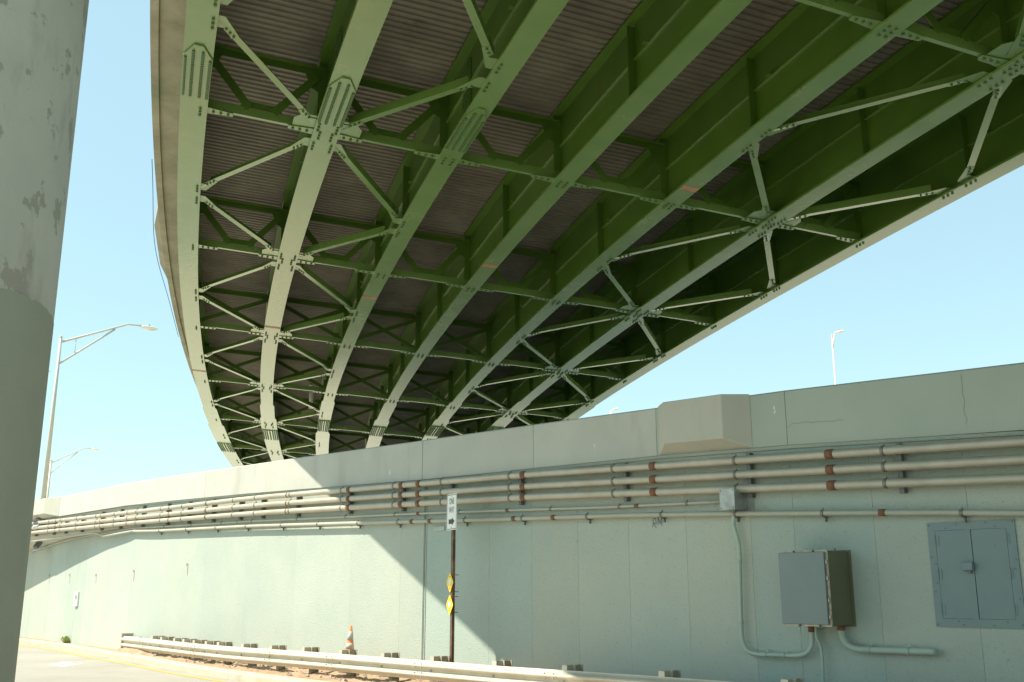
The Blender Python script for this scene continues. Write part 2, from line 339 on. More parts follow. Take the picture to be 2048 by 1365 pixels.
# recessed wall, haunch and beam face left of the corner
z1t = [(-60, 3.3), (-23, 3.53), (-15, 3.50)]; z2t = [(-60, 2.4), (-25.5, 3.16), (-21.5, 3.38), (-19.3, 3.43), (-15, 3.46)]
lseam = [-60, -45, -35, -29, -25.5, -23.3, -21.5, -20.15, -19.3, -15.0]
for a, b in zip(lseam, lseam[1:]):
    p = MB(); a_, b_ = a + 0.004, b - 0.004
    p.hexa([W(a_, wall_n(a_), -0.2), W(b_, wall_n(b_), -0.2), W(b_, wall_n(b_) - 0.3, -0.2), W(a_, wall_n(a_) - 0.3, -0.2)],
           [W(a_, wall_n(a_), lerp(a_, z2t)), W(b_, wall_n(b_), lerp(b_, z2t)), W(b_, wall_n(b_) - 0.3, lerp(b_, z2t)), W(a_, wall_n(a_) - 0.3, lerp(a_, z2t))])
    p.build('wall_panel', M['stucco'], wall)
p = MB(); p.sweep([[W(s_, 0.0, pbot(s_) - 0.004), W(s_, 0.0, lerp(s_, z1t)), W(s_, wall_n(s_) - 0.004, lerp(s_, z2t) + 0.004), W(s_, wall_n(s_) - 0.32, lerp(s_, z2t) + 0.004), W(s_, wall_n(s_) - 0.32, pbot(s_) - 0.004)] for s_ in (-60, -40, -30, -25.5, -23, -21.5, -18, -15.02)])
p.build('haunched_overhang', M['conb'], wall)
# parapet in lengths between joints
js = [-70, -50, -35, -20.7, -10.8, -1.86, 1.2, 3.88, 6.13, 12.4, 19, 30]
for a, b in zip(js, js[1:]):
    gap = 0.004 if a not in (-20.7, -1.86) else 0.012
    a_, b_ = a + gap, b - 0.004; n = max(2, int((b - a) / 2)); rings = []
    for k in range(n + 1):
        s_ = a_ + (b_ - a_) * k / n; t, u = ptop(s_), pbot(s_)
        rings.append([W(s_, 0.075, u), W(s_, 0.075, t - 0.02), W(s_, 0.055, t), W(s_, -0.13, t), W(s_, -0.15, t - 0.02), W(s_, -0.31, t - 1.0), W(s_, -0.31, u)])
    p = MB(); p.sweep(rings); p.build('parapet', M['conp'] if a >= 3.8 else M['con'], wall)
p = MB(); p.sweep([[W(s_, 0.05, pbot(s_) - 0.001), W(s_, 0.0, pbot(s_) - 0.001), W(s_, 0.0, pbot(s_) - 0.045), W(s_, 0.03, pbot(s_) - 0.045)] for s_ in (-14.95, -8.1, -1.66, 1.33, 4, 6.25, 9.3, 30)])
p.build('drip_ledge', M['stucco'], wall)
p = MB()
for s_, w_ in ((-1.86, 0.016), (-20.7, 0.012)):
    p.beam(W(s_, 0.05, pbot(s_) + 0.01), W(s_, 0.05, ptop(s_) - 0.02), WD * w_, WN * 0.02)
p.build('joint_seal', M['joint'], wall)
def blister(sa, sb, sc_, sd, nf, par, raised):
    p = MB(); t = lambda s_: ptop(s_) + raised
    base = [W(sa, 0.077, pbot(sa) + 0.0), W(sd, 0.077, pbot(sd) + 0.0), W(sd, 0.077, t(sd)), W(sa, 0.077, t(sa))]
    fr = [W(sb, nf, pbot(sb) + 0.13), W(sc_, nf, pbot(sc_) + 0.13), W(sc_, nf, t(sc_)), W(sb, nf, t(sb))]
    p.hexa(base, fr); return p.build('lamp_pilaster', M['conb'], par, bevel=0.012)
blister(3.92, 4.24, 5.28, 5.58, 0.35, wall, 0.012); blister(-24.5, -23.5, -21.8, -20.9, 0.27, wall, 0.012)
# rust runs, mortar smears, graffiti and cracks: real thin layers on the stucco
p = MB()
for s_, z_ in ((-11.6, 2.30), (-15.15 + .3, 2.18), (-18.19, 2.12), (-20.94, 2.15), (-23.36, 2.17)):
    n_ = wall_n(s_) + 0.003
    p.face(W(s_ - .08, n_, z_ + .05), W(s_ - .05, n_, z_ + .03), W(s_ - .05, n_, z_ + .10), W(s_ - .08, n_, z_ + .10))
    p.face(W(s_ + .0, n_, z_ - .20), W(s_ + .025, n_, z_ - .20), W(s_ + .03, n_, z_ + .10), W(s_ - .005, n_, z_ + .10))
    p.face(W(s_ - .05, n_, z_ + .07), W(s_ - .005, n_, z_ + .07), W(s_ - .005, n_, z_ + .10), W(s_ - .05, n_, z_ + .10))
p.build('rust_run', M['stain'], wall)
p = MB()
def stroke(mb, pts, w, n):
    for (a, b), (c, d) in zip(pts, pts[1:]):
        L = math.hypot(c - a, d - b) or 1; ox, oz = -(d - b) / L * w, (c - a) / L * w
        mb.face(W(a - ox, n, b - oz), W(c - ox, n, d - oz), W(c + ox, n, d + oz), W(a + ox, n, b + oz))
gs, gz = 3.78, 2.71
stroke(p, [(gs - .09, gz - .07), (gs - .075, gz + .05), (gs - .03, gz + .06), (gs - .02, gz - .02), (gs - .07, gz - .01), (gs - .02, gz - .09)], .006, .004)
stroke(p, [(gs + .01, gz - .05), (gs + .02, gz + .07), (gs + .055, gz - .03), (gs + .09, gz + .08), (gs + .085, gz - .06)], .006, .0045)
p.build('scribbled_tag', M['ink'], wall)
p = MB(); pts = [(6.15, 3.86)]
for k in range(11): pts.append((6.15 + .075 * (k + 1), 3.88 + random.uniform(-.012, .012) - (k - 5) * .004))
stroke(p, pts, .0025, .0775); pts = [(8.55, 4.22)]
for k in range(10): pts.append((8.55 + random.uniform(-.02, .02), 4.22 - .06 * (k + 1)))
stroke(p, pts, .002, .0775); p.build('crack', M['joint'], wall)
p = MB()
for s_, z_ in ((5.95, 4.08), (-2.9, 3.95), (-6.0, 4.1), (2.6, 3.9)):
    for k in range(5): p.face(W(s_ + random.uniform(-.02, .02), .0772, z_ + k * .02), W(s_ + .02, .0772, z_ - .01 + k * .02), W(s_ + random.uniform(.0, .03), .0772, z_ + .03 + k * .02))
p.build('paint_splash', M['white'], wall)

# ================================================================= CONDUITS ON THE WALL
def run(name, tab, n, rad, m, label, couplings=(), clamps=(), ends=(-45, 24), group=None, step=1.5, cl=0.11, nf=None):
    t = empty(name, W(0, n, lerp(0, tab)), label, 'pipe', group)
    pts = []; s_ = ends[0]
    while s_ < ends[1]: pts.append(s_); s_ += step
    pts.append(ends[1])
    nn = nf or (lambda s_: n)
    P = lambda s_: W(s_, nn(s_), lerp(s_, tab))
    mb = MB(); mb.tube([P(s_) for s_ in pts], rad, 14); mb.build('pipe_body', m, t)
    for s_ in couplings:
        hl = cl * .42 if s_ > -6 else cl * .14; c = MB(); c.tube([P(s_ - hl), P(s_ + hl)], rad + (.007 if s_ > -6 else .004), 14); c.build('coupling', M['rust'], t)
    if clamps:
        for s_ in clamps:
            c = MB(); c.tube([P(s_ - .02), P(s_ + .02)], rad + 0.007, 12)
            c.beam(P(s_) + UP * (rad + .005), P(s_) + UP * (rad + .03), WD * .012, WN * .01); c.build('clamp', M['clamp'], t)
    return t
struts = [-24.5, -22.9, -21.24, -20.2, -18.84, -17.31, -15.94, -14.43, -12.86, -11.61, -10.28, -8.89, -7.84, -6.3, -4.26, -2.45, -0.97, 0.88, 3.24, 5.5, 7.69, 9.9, 12.2]
coup = [-23.0, -20.77, -17.11, -15.19, -12.51, -10.41, -6.59, -4.15, -2.36, -1.82, 1.06, 3.88, 6.80, 9.85]
T0 = [(-45, 3.70), (-23.1, 3.94), (-14.9, 3.87), (-8.2, 3.83), (1.3, 3.62), (9.23, 3.34), (24, 2.8)]
T1 = [(-45, 3.54), (-23.1, 3.78), (-14.9, 3.71), (-8.2, 3.655), (1.3, 3.425), (9.21, 3.14), (24, 2.6)]
T2 = [(-45, 3.38), (-23.0, 3.63), (-14.8, 3.57), (-8.2, 3.475), (1.3, 3.245), (9.18, 2.93), (24, 2.4)]
grp = 'three thick wall conduits'
for T, lb in ((T0, 'topmost of the three thick rusty-jointed pipes under the parapet'), (T1, 'middle one of the three thick rusty-jointed pipes under the parapet'), (T2, 'lowest of the three thick rusty-jointed pipes under the parapet')):
    run('thick_pipe', T, 0.16, 0.058, M['pipe'], lb, coup, [s_ - 0.16 for s_ in struts], group=grp, cl=0.13)
for s_ in struts:
    p = MB(); zt = pbot(s_) - 0.02 if s_ > -15 else pbot(s_) - 0.03; zb = lerp(s_, T2) - 0.12
    a, b, c, d = 0.03, 0.035, 0.138, 0.006
    n0 = 0.065 if s_ > -15 else 0.002
    p.beam(W(s_, 0.09, zb), W(s_, 0.09, zt - 0.05), WD * 0.03, WN * 0.006); p.beam(W(s_ - .03, 0.055, zb), W(s_ - .03, 0.055, zt - 0.05), WD * 0.004, WN * 0.028); p.beam(W(s_ + .03, 0.055, zb), W(s_ + .03, 0.055, zt - 0.05), WD * 0.004, WN * 0.028)
    for z_ in (zb + 0.02, zt - 0.07):
        p.beam(W(s_, 0.0, z_), W(s_, 0.084, z_), WD * 0.028, UP * 0.016)
    where = 'sunlit' if s_ < -3.2 else 'shaded'
    nb = {-0.97: 'just behind the one way sign', 5.5: 'above the small junction box', 3.24: 'left of the small junction box', 7.69: 'above and between cabinet and hatch', 9.9: 'beyond the hatch', 0.88: 'second right of the one way sign',
          -2.45: 'left of the wide wall joint', -4.26: 'where the shadow edge crosses the pipes'}
    lb = 'slotted steel strut holding the thick pipes %s' % nb.get(s_, '') if s_ in nb else ('slotted steel strut holding the thick pipes on the sunlit wall' if -15 < s_ < -3 else ('slotted steel strut holding the thick pipes on the far overhang' if s_ < -15 else 'slotted steel strut holding the thick pipes outside the right edge'))
    tag(p.build('pipe_strut', M['strut'], base=W(s_, 0.08, zb)), lb.strip(), 'bracket', 'steel struts carrying the pipes')
T4 = [(-26, 3.10), (-25.5, 3.13), (-21.5, 3.345), (-19.3, 3.395), (-17.8, 3.41), (-15, 3.43), (-8.4, 3.31), (-3.78, 3.19), (-1.88, 3.14), (0.36, 3.07), (2.75, 2.985), (5.22, 2.93)]
cl4 = [-13, -11.4, -9.8, -8.3, -6.3, -4.4, -2.7, -0.75, 1.6, 3.1, 4.4]
nf4 = lambda s_: wall_n(s_) + 0.07
run('thin_conduit', T4, 0.07, 0.024, M['pipe_small'], 'thin rusty conduit running into the small junction box', [-1.95, 0.55, 3.45, -9.0], cl4, ends=(-26, 5.18), step=0.6, cl=0.09, nf=nf4)
T5 = [(-14.9, 3.35), (-13.8, 3.30), (-8.33, 3.19), (-3.75, 3.05), (-1.85, 2.99), (0.4, 2.92), (3.45, 2.83), (5.5, 2.74), (8.0, 2.62), (9.09, 2.55), (24, 1.8)]
cl5 = [-13.2, -11.6, -10.0, -8.5, -6.9, -5.4, -3.9, -2.55, -0.55, 0.95, 2.45, 3.95, 5.25, 6.6, 8.4, 10]
t5 = run('wall_conduit', T5, 0.10, 0.037, M['pipe_small'], 'long pale conduit just under the thin rusty one, passing behind the junction box', [-2.1, -1.55, 0.75, 1.7, 7.42], cl5, ends=(-14.9, 24), step=0.7, cl=0.10)
mb = MB(); mb.tube([W(-14.9, 0.10, 3.35), W(-15.4, 0.10, 3.34), W(-17.2, 0.02, 3.30), W(-17.6, 0.02, 3.38), W(-17.9, 0.05, 3.42), W(-20.3, 0.05, 3.40), W(-23.2, 0.05, 3.36)], 0.033, 10)
mb.build('overhang_bend', M['pipe_small'], t5)
for k, s_ in enumerate(cl5):
    c = MB(); z_ = lerp(s_, T5); c.beam(W(s_, 0.0, z_ - .05), W(s_, 0.11, z_ - .05), WD * .012, UP * .006); c.beam(W(s_ + .01, .05, z_ - .11), W(s_ + .01, .05, z_ - .04), WD * .008, WN * .02); c.build('hanger', M['strut'], t5)

# floodlights at the overhang
def flood(base, ax, up, out_, lb):
    t = empty('floodlight', base, lb, 'floodlight', 'floodlights on the overhang')
    b = V(base); p = MB()
    p.hexa([b - ax * .20 - up * .02, b + ax * .20 - up * .02, b + ax * .20 + out_ * .15 - up * .14, b - ax * .20 + out_ * .15 - up * .14],
           [b - ax * .17 + up * .14, b + ax * .17 + up * .14, b + ax * .20 + out_ * .18 - up * .08, b - ax * .20 + out_ * .18 - up * .08])
    h = p.build('housing', M['strut'], t, bevel=0.01)
    p = MB()
    for k in range(6): p.beam(b - ax * (.14 - k * .056) + up * .23 , b - ax * (.14 - k * .056) + out_ * .18 - up * .055, ax * .008, up * .02)
    p.build('cooling_fin', M['strut'], h)
    p = MB(); c = b + out_ * .085 - up * .085; w = (out_ * .14 - up * .20).normalized(); nn = w.cross(ax).normalized()
    p.box(c, ax * .24, w * .15, nn * .006); p.build('lens', M['glass'], t)
    p = MB(); p.tube([b - out_ * .2 + up * .10, b + up * .10], .025, 8); p.build('bracket', M['strut'], t)
flood(W(-22.6, 0.06, 4.02), WD, UP, WN, 'grey floodlight sticking out at the bottom of the sunlit parapet')
flood(W(-23.9, -0.45, 3.28), WD, UP, WN, 'grey floodlight hanging in the shade under the overhang')

# small junction box, plate, notice box
t = empty('junction_box', W(5.33, 0, 2.93), 'small galvanised junction box at the end of the thin conduit', 'junction box')
p = MB(); p.box(W(5.28, 0.16, 2.935), WD * .115, WN * .15, UP * .135); p.build('box_body', M['galv'], t, bevel=.006)
p = MB(); p.box(W(5.28, 0.317, 2.935), WD * .123, WN * .006, UP * .143); lid = p.build('lid', M['galv'], t, bevel=.003)
p = MB()
for a in (-1, 1):
    for b in (-1, 1): p.cyl(W(5.28 + a * .10, .322, 2.935 + b * .12), WN, .008, .006, 6)
p.build('screw', M['dark'], lid)
p = MB(); p.box(W(5.34, 0.006, 2.935), WD * .16, WN * .004, UP * .15); p.build('back_plate', M['galv'], t)
t = empty('wall_plate', W(-1.38, 0, 2.84), 'small teal painted plate on the wall left of the one way sign', 'plate')
p = MB(); p.box(W(-1.38, 0.012, 2.84), WD * .15, WN * .012, UP * .04); p.build('plate_body', M['pipe_mint'], t, bevel=.004)
p = MB()
for k in range(7): p.box(W(-1.47 + k * .03, .025, 2.845), WD * .008, WN * .001, UP * .014)
p.build('raised_mark', M['stucco'], t)
sN = -19.9; nN = wall_n(sN)
t = empty('notice_box', W(sN, nN, 1.48), 'small white box with a grey window on the sunlit wall', 'box')
p = MB(); p.box(W(sN, nN + .03, 1.48), WD * .15, WN * .03, UP * .22); p.build('box_body', M['white'], t, bevel=.006)
p = MB(); p.box(W(sN + .03, nN + .061, 1.53), WD * .085, WN * .003, UP * .07); p.build('grey_window', M['galv'], t)

# electrical cabinet
t = empty('electrical_cabinet', W(6.52, 0, 1.28), 'deep blue grey electrical cabinet with olive side fixed to the wall', 'cabinet')
p = MB(); p.box(W(6.525, 0.265, 1.745), WD * .335, WN * .245, UP * .452); body = p.build('cabinet_body', M['cabside'], t, bevel=.006)
p = MB(); p.box(W(6.525, 0.006, 1.745), WD * .37, WN * .005, UP * .47); p.build('back_plate', M['cabside'], t)
p = MB(); p.box(W(6.525, 0.520, 1.745), WD * .343, WN * .008, UP * .460); p.build('rim', M['trim'], body)
p = MB(); p.box(W(6.515, 0.548, 1.745), WD * .325, WN * .016, UP * .436); door = p.build('door', M['cab'], t, bevel=.008)
for z_ in (1.40, 1.60, 1.86, 2.06):
    p = MB(); p.box(W(6.860, 0.535, z_), WD * .010, WN * .018, UP * .022); p.build('latch', M['trim'], door)
p = MB(); p.cyl(W(6.868, .52, 1.32), UP, .006, .86, 6); p.build('hinge_rod', M['trim'], door)
p = MB()
for s_ in (6.40, 6.67): p.box(W(s_, .545, 2.195), WD * .012, WN * .012, UP * .012)
for s_ in (6.42, 6.70): p.box(W(s_, .545, 1.295), WD * .012, WN * .012, UP * .02)
p.box(W(6.74, .12, 2.215), WD * .01, WN * .01, UP * .025)
p.build('clip', M['clamp'], t)
p = MB(); p.cyl(W(6.32, .10, 1.20), UP, .045, .09, 10); p.cyl(W(6.74, .10, 1.23), UP, .05, .06, 10); p.build('conduit_hub', M['rust'], t)
def bent(name, pts, r, m, lb, clips=()):
    t = empty(name, pts[0], lb, 'conduit'); P = [V(x) for x in pts]; Q = []
    for k in range(len(P) - 1):                             # Catmull-Rom smoothing
        p0, p1, p2, p3 = P[max(k - 1, 0)], P[k], P[k + 1], P[min(k + 2, len(P) - 1)]
        for j in range(6):
            u = j / 6; Q.append(0.5 * ((2 * p1) + (p2 - p0) * u + (2 * p0 - 5 * p1 + 4 * p2 - p3) * u * u + (3 * p1 - p0 - 3 * p2 + p3) * u ** 3))
    Q.append(P[-1]); mb = MB(); mb.tube(Q, r, 12); mb.build('pipe_body', m, t)
    for c, d in clips:
        k = MB(); c = V(c); d = V(d); k.tube([c - d * .014, c + d * .014], r + .006, 12); sd = d.cross(WN).normalized(); k.beam(c - sd * (r + .03) - WN * .04, c + sd * 0 - WN * .04, d * .012, WN * .004); k.build('clip', m, t)
    return t
bent('drop_conduit', [W(5.24, .1, 2.80), W(5.21, .1, 2.62), W(5.25, .1, 2.46), W(5.285, .1, 2.29), W(5.275, .1, 1.95), W(5.262, .1, 1.6), W(5.252, .1, 1.2), W(5.27, .1, 1.03), W(5.34, .1, .93), W(5.48, .1, .895), W(5.75, .1, .897), W(6.05, .1, .90), W(6.21, .1, .93), W(6.30, .1, 1.02), W(6.32, .1, 1.12), W(6.32, .1, 1.27)], .029, M['pipe_mint'],
     'mint painted conduit looping down from the junction box into the cabinet', [(W(5.28, .1, 2.1), UP), (W(5.255, .1, 1.3), UP), (W(5.62, .1, .896), WD), (W(5.9, .1, .898), WD)])
bent('ground_conduit', [W(6.385, .1, 1.27), W(6.385, .1, 1.15), W(6.43, .1, 1.03), W(6.445, .1, .9), W(6.44, .1, .6), W(6.43, .1, .15)], .019, M['pipe_mint'], 'thinnest mint conduit dropping from the cabinet to the ground')
bent('stub_conduit', [W(6.74, .1, 1.28), W(6.745, .1, 1.17), W(6.80, .1, 1.07), W(6.92, .1, 1.02), W(7.08, .1, 1.012), W(7.4, .1, 1.015), W(7.93, .09, 1.02)], .041, M['pipe_mint'],
     'thick mint conduit bending from the cabinet to a capped stub on the right', [(W(7.1, .1, 1.012), WD), (W(7.6, .1, 1.017), WD)])

# access hatch
t = empty('access_hatch', W(8.44, 0, 1.29), 'blue grey steel double door hatch bolted onto the wall', 'hatch')
p = MB()
for a, b, c, d in ((7.925, 8.015, 1.30, 2.50), (8.845, 8.945, 1.30, 2.50)): p.box(W((a + b) / 2, .010, (c + d) / 2), WD * ((b - a) / 2), WN * .009, UP * ((d - c) / 2))
for c, d in ((1.30, 1.395), (2.405, 2.50)): p.box(W(8.43, .010, (c + d) / 2), WD * .4149, WN * .009, UP * ((d - c) / 2))
p.build('hatch_frame', M['hatch'], t)
p = MB(); p.box(W(8.43, .003, 1.90), WD * .416, WN * .002, UP * .508); p.build('recess', M['dark'], t)
dl = MB(); dl.box(W(8.2275, .012, 1.90), WD * .2095, WN * .006, UP * .502); dl = dl.build('hatch_door', M['hatch'], t)
dr = MB(); dr.box(W(8.6425, .012, 1.90), WD * .1985, WN * .006, UP * .502); dr = dr.build('hatch_door', M['hatch'], t)
p = MB(); p.box(W(8.412, .0215, 1.90), WD * .026, WN * .003, UP * .508); p.build('astragal', M['hatch'], dl)
for d_, sh, sg in ((dl, 8.015, -1), (dr, 8.845, 1)):
    for z_ in (1.50, 1.90, 2.29):
        p = MB(); p.box(W(sh - .03 * sg * .2, .0215, z_), WD * .035, WN * .0025, UP * .058); p.cyl(W(sh, .027, z_ - .06), UP, .008, .12, 8)
        p.build('hinge', M['hatch'], d_)
p = MB(); p.box(W(8.385, .055, 1.985), WD * .062, WN * .030, UP * .045); h = p.build('lock_cover', M['hatch'], dl, bevel=.004)
p = MB(); p.cyl(W(8.40, .05, 1.905), UP, .016, .035, 8); p.box(W(8.37, .05, 1.93), WD * .02, WN * .012, UP * .012); p.build('padlock', M['strut'], h)
p = MB(); p.box(W(8.64, .0195, 2.21), WD * .055, WN * .0015, UP * .017); p.build('name_plate', M['hatch'], dr)
p = MB()
for s_, z_ in [(7.95, 2.47), (8.28, 2.475), (8.62, 2.475), (8.92, 2.475), (8.15, 2.43), (8.72, 2.43), (7.95, 2.1), (7.96, 1.7), (7.95, 1.33), (8.25, 1.33), (8.6, 1.33), (8.91, 1.34), (8.92, 2.05), (8.91, 1.62), (8.90, 1.95), (8.2, 1.37), (8.75, 1.37), (7.99, 2.02), (7.99, 1.80)]:
    p.cyl(W(s_, .019, z_), WN, .009, .007, 8)
p.build('bolt_head', M['strut'], t)

# ================================================================= ONE WAY SIGN
sb = W(-0.19, 0.70, 0.12); wd = V((0.47, -0.8827, 0)); nd = V((-0.8827, -0.47, 0))
t = empty('one_way_sign', sb, 'white one way sign on a rusty brown post behind the guardrail', 'sign')
p = MB(); zt = 3.36; b0 = sb - UP * .3; o_ = -nd * .012
for x0, x1, y0, y1 in ((-.030, .030, -.004, .004), (-.038, -.028, -.034, .004), (.028, .038, -.034, .004), (-.058, -.038, -.036, -.030), (.038, .058, -.036, -.030)):
    c = b0 + wd * ((x0 + x1) / 2) + nd * ((y0 + y1) / 2) + o_; q = V((c.x, c.y, zt)); p.beam(c, q, wd * ((x1 - x0) / 2), nd * ((y1 - y0) / 2))
post = p.build('post', M['post'], t)
for z_ in (1.36, 1.62, 1.70, 1.98):
    p = MB(); p.cyl(V((sb.x, sb.y, z_)) - nd * .14, nd, .006, .13, 6); p.build('bolt', M['strut'], post)
def rrect(hw, hh, r, k=5):
    L = []
    for cx_, cy_, a0 in ((hw - r, hh - r, 0), (-hw + r, hh - r, 90), (-hw + r, -hh + r, 180), (hw - r, -hh + r, 270)):
        for j in range(k + 1): a = R(a0 + 90 * j / k); L.append((cx_ + r * math.cos(a), cy_ + r * math.sin(a)))
    return L
c0 = V((sb.x, sb.y, 3.045)) + nd * .004
p = MB(); p.prism([c0 + wd * x + UP * y for x, y in rrect(.205, .31, .03)], nd * .003); panel = p.build('sign_panel', M['white'], t)
cf = c0 + nd * .003
p = MB(); o2 = rrect(.192, .297, .024); i2 = rrect(.182, .287, .018); nn = len(o2)
for k in range(nn):
    k2 = (k + 1) % nn
    p.face(*[cf + nd * .002 + wd * x + UP * y for x, y in (o2[k], o2[k2], i2[k2], i2[k])])
p.build('border', M['black'], panel)
text_mb('ONE', cf + UP * .185, wd, UP, nd, .105, .20).build('lettering', M['black'], panel)
text_mb('WAY', cf + UP * .035, wd, UP, nd, .105, .215).build('lettering', M['black'], panel)
p = MB(); A = [(-.115, -.205), (.02, -.205), (.02, -.235), (.125, -.165), (.02, -.095), (.02, -.125), (-.115, -.125)]
p.face(*[cf + nd * .002 + wd * x + UP * y for x, y in [A[0], A[1], A[5], A[6]]]); p.face(*[cf + nd * .002 + wd * x + UP * y for x, y in [A[2], A[3], A[4]]])
p.build('arrow', M['black'], panel)
for z_ in (.27, -.27):
    p = MB(); p.cyl(cf + UP * z_, nd, .009, .006, 8); p.build('bolt', M['clamp'], panel)
for z_ in (1.855, 1.485):
    c = V((sb.x, sb.y, z_)) + nd * .010 - wd * .02
    p = MB(); p.prism([c + wd * x + UP * y for x, y in ((0, -.165), (.012, -.16), (.130, -.012), (.130, .012), (.012, .16), (0, .165), (-.012, .16), (-.130, .012), (-.130, -.012), (-.012, -.16))], nd * .003)
    d_ = p.build('object_marker', M['yellow'], t)
    p = MB(); q = c + nd * .0045 + UP * .005
    p.face(*[q + wd * x + UP * y for x, y in ((-.05, -.03), (-.02, -.045), (.02, -.045), (.035, -.01), (.05, .035), (.015, .05), (-.045, .045))]); p.build('sticker', M['white'], d_)
    for y in (.10, -.10):
        p = MB(); p.cyl(c + UP * y + nd * .003, nd, .010, .006, 8); p.build('bolt', M['strut'], d_)

# ================================================================= GUARDRAIL
t = empty('guardrail', W(-5, 1.05, 0.15), 'pale W beam guardrail on steel posts running along the dirt verge', 'guardrail')
RT = [(-14.5, 0.545), (-9, .55), (-4, .585), (1.5, .59), (5, .615), (25, .63)]
def rn(s): return lerp(s, [(-14.5, .30), (-7, 1.05), (25, 1.10)])
PROF = [(0.000, 0.000), (0.006, -.012), (.022, -.030), (.066, -.058), (.080, -.075), (.080, -.092), (.066, -.108), (.012, -.135), (.004, -.148), (.004, -.164), (.012, -.177), (.066, -.204), (.080, -.220), (.080, -.237), (.066, -.254), (.022, -.282), (.006, -.300), (0, -.312)]
rs = [-14.45, -13.2, -11.87, -10.4, -8.9, -7.6, -6.62, -5.46, -4.23, -2.94, -1.62, -0.23, 1.32, 2.84, 4.63, 6.5, 8.4, 12, 16, 20, 24]
def wbeam(a, b, off):
    p = MB(); xs = [a] + [s_ for s_ in rs if a < s_ < b] + [b]; rings = []
    for s_ in xs:
        r0 = [W(s_, rn(s_) + x + off, lerp(s_, RT) + z) for x, z in PROF]; r1 = [W(s_, rn(s_) + x + off - .004, lerp(s_, RT) + z) for x, z in reversed(PROF)]
        rings.append(r0 + r1)
    p.sweep(rings); 
    return p
jo = [-14.45, -12.6, -9.0, -5.3, -2.94 - .1, 0 - .35, 2.75, 6.5, 10.3, 14.1, 18, 24]
for k, (a, b) in enumerate(zip(jo, jo[1:])):
    seg = wbeam(a - (.30 if k else 0), b, .0045 * (k % 2)).build('rail_beam', M['rail'], t)
    p = MB()
    for ds in (-.24, -.06):
        for z_ in (-.055, -.115, -.197, -.257):
            p.cyl(W(b + ds, rn(b) + .062, lerp(b, RT) + z_), WN, .011, .022, 6)
    p.build('splice_bolt', M['railpost'], seg)
posts = [-12.21, -11.53, -10.61, -9.99, -9.33, -8.58, -7.87, -6.62, -5.46, -4.23, -2.94, -1.62, -0.23, 1.32, 2.84, 4.63, 6.5, 8.4, 10.3, 12.2, 14.1]
def ibeam(mb, s_, n0, n1, z0, z1, hw=.05):
    mb.beam(W(s_, n0 + .005, z0), W(s_, n0 + .005, z1), WD * hw, WN * .005); mb.beam(W(s_, n1 - .005, z0), W(s_, n1 - .005, z1), WD * hw, WN * .005)
    mb.beam(W(s_, (n0 + n1) / 2, z0), W(s_, (n0 + n1) / 2, z1), WD * .0045, WN * ((n1 - n0) / 2 - .0102))
for s_ in posts:
    n_ = rn(s_); zt = lerp(s_, RT) + .065
    p = MB(); ibeam(p, s_, n_ - .345, n_ - .185, -.1, zt); p.build('post', M['railpost'], t)
    p = MB(); ibeam(p, s_, n_ - .182, n_ - .004, zt - .40, zt + .004); p.build('blockout', M['rail'], t)
    p = MB(); p.cyl(W(s_, n_ + .006, zt - .221), WN, .014, .022, 8); p.build('post_bolt', M['railpost'], t)
p = MB(); s_ = -14.47; p.box(W(s_, .20, .42), WD * .02, WN * .16, UP * .19); p.build('end_plate', M['railpost'], t)
p = MB(); p.box(W(-14.15, .13, .40), WD * .30, WN * .06, UP * .13); p.build('end_anchor', M['rail'], t)

# traffic cone
cb = W(-3.50, .47, .155)
t = empty('traffic_cone', cb, 'orange traffic cone with scuffed white collars behind the guardrail', 'traffic cone')
lean = V((.012, 0, 1)).normalized()
def cr(h): return .138 - (.138 - .022) * h / .87
def conepart(a, b, o): 
    p = MB(); n = 24; p.sweep([[cb + lean * (.04 + h) + (V((1, 0, 0)) * math.cos(2 * math.pi * j / n) + V((0, 1, 0)) * math.sin(2 * math.pi * j / n)) * (cr(h) + o) for j in range(n)] for h in (a, (a + b) / 2, b)], True, True, True); return p
conepart(0, .87, 0).build('cone_body', M['orange'], t)
conepart(.445, .55, .004).build('collar', M['collar'], t); conepart(.60, .765, .004).build('collar', M['collar'], t)
p = MB(); p.prism([cb + V((x, y, 0)) for x, y in rrect(.20, .20, .05)], (0, 0, .042)); p.build('base', M['conebase'], t, bevel=.008)

# weed tuft at the kerb
p = MB(); wb = W(-20.35, wall_n(-20.35) + .10, .14)
for k in range(90):
    a = random.uniform(0, 6.28); r = random.uniform(.02, .11); h = random.uniform(.03, .17) * (1 - r * 2)
    b = wb + V((math.cos(a), math.sin(a), 0)) * r * .6; tp = b + V((math.cos(a) * r, math.sin(a) * r, h + .03)); sd = V((-math.sin(a), math.cos(a), 0)) * .014
    p.face(b - sd, b + sd, tp + sd * .6, tp - sd * .6); l_ = tp; p.face(l_ - sd * 1.8, l_ + V((0, 0, .03)), l_ + sd * 1.8, l_ - V((0, 0, .03)))
tag(p.build('weed_tuft', M['weed'], base=wb), 'small green weed tuft growing at the kerb against the sunlit wall', 'weed')

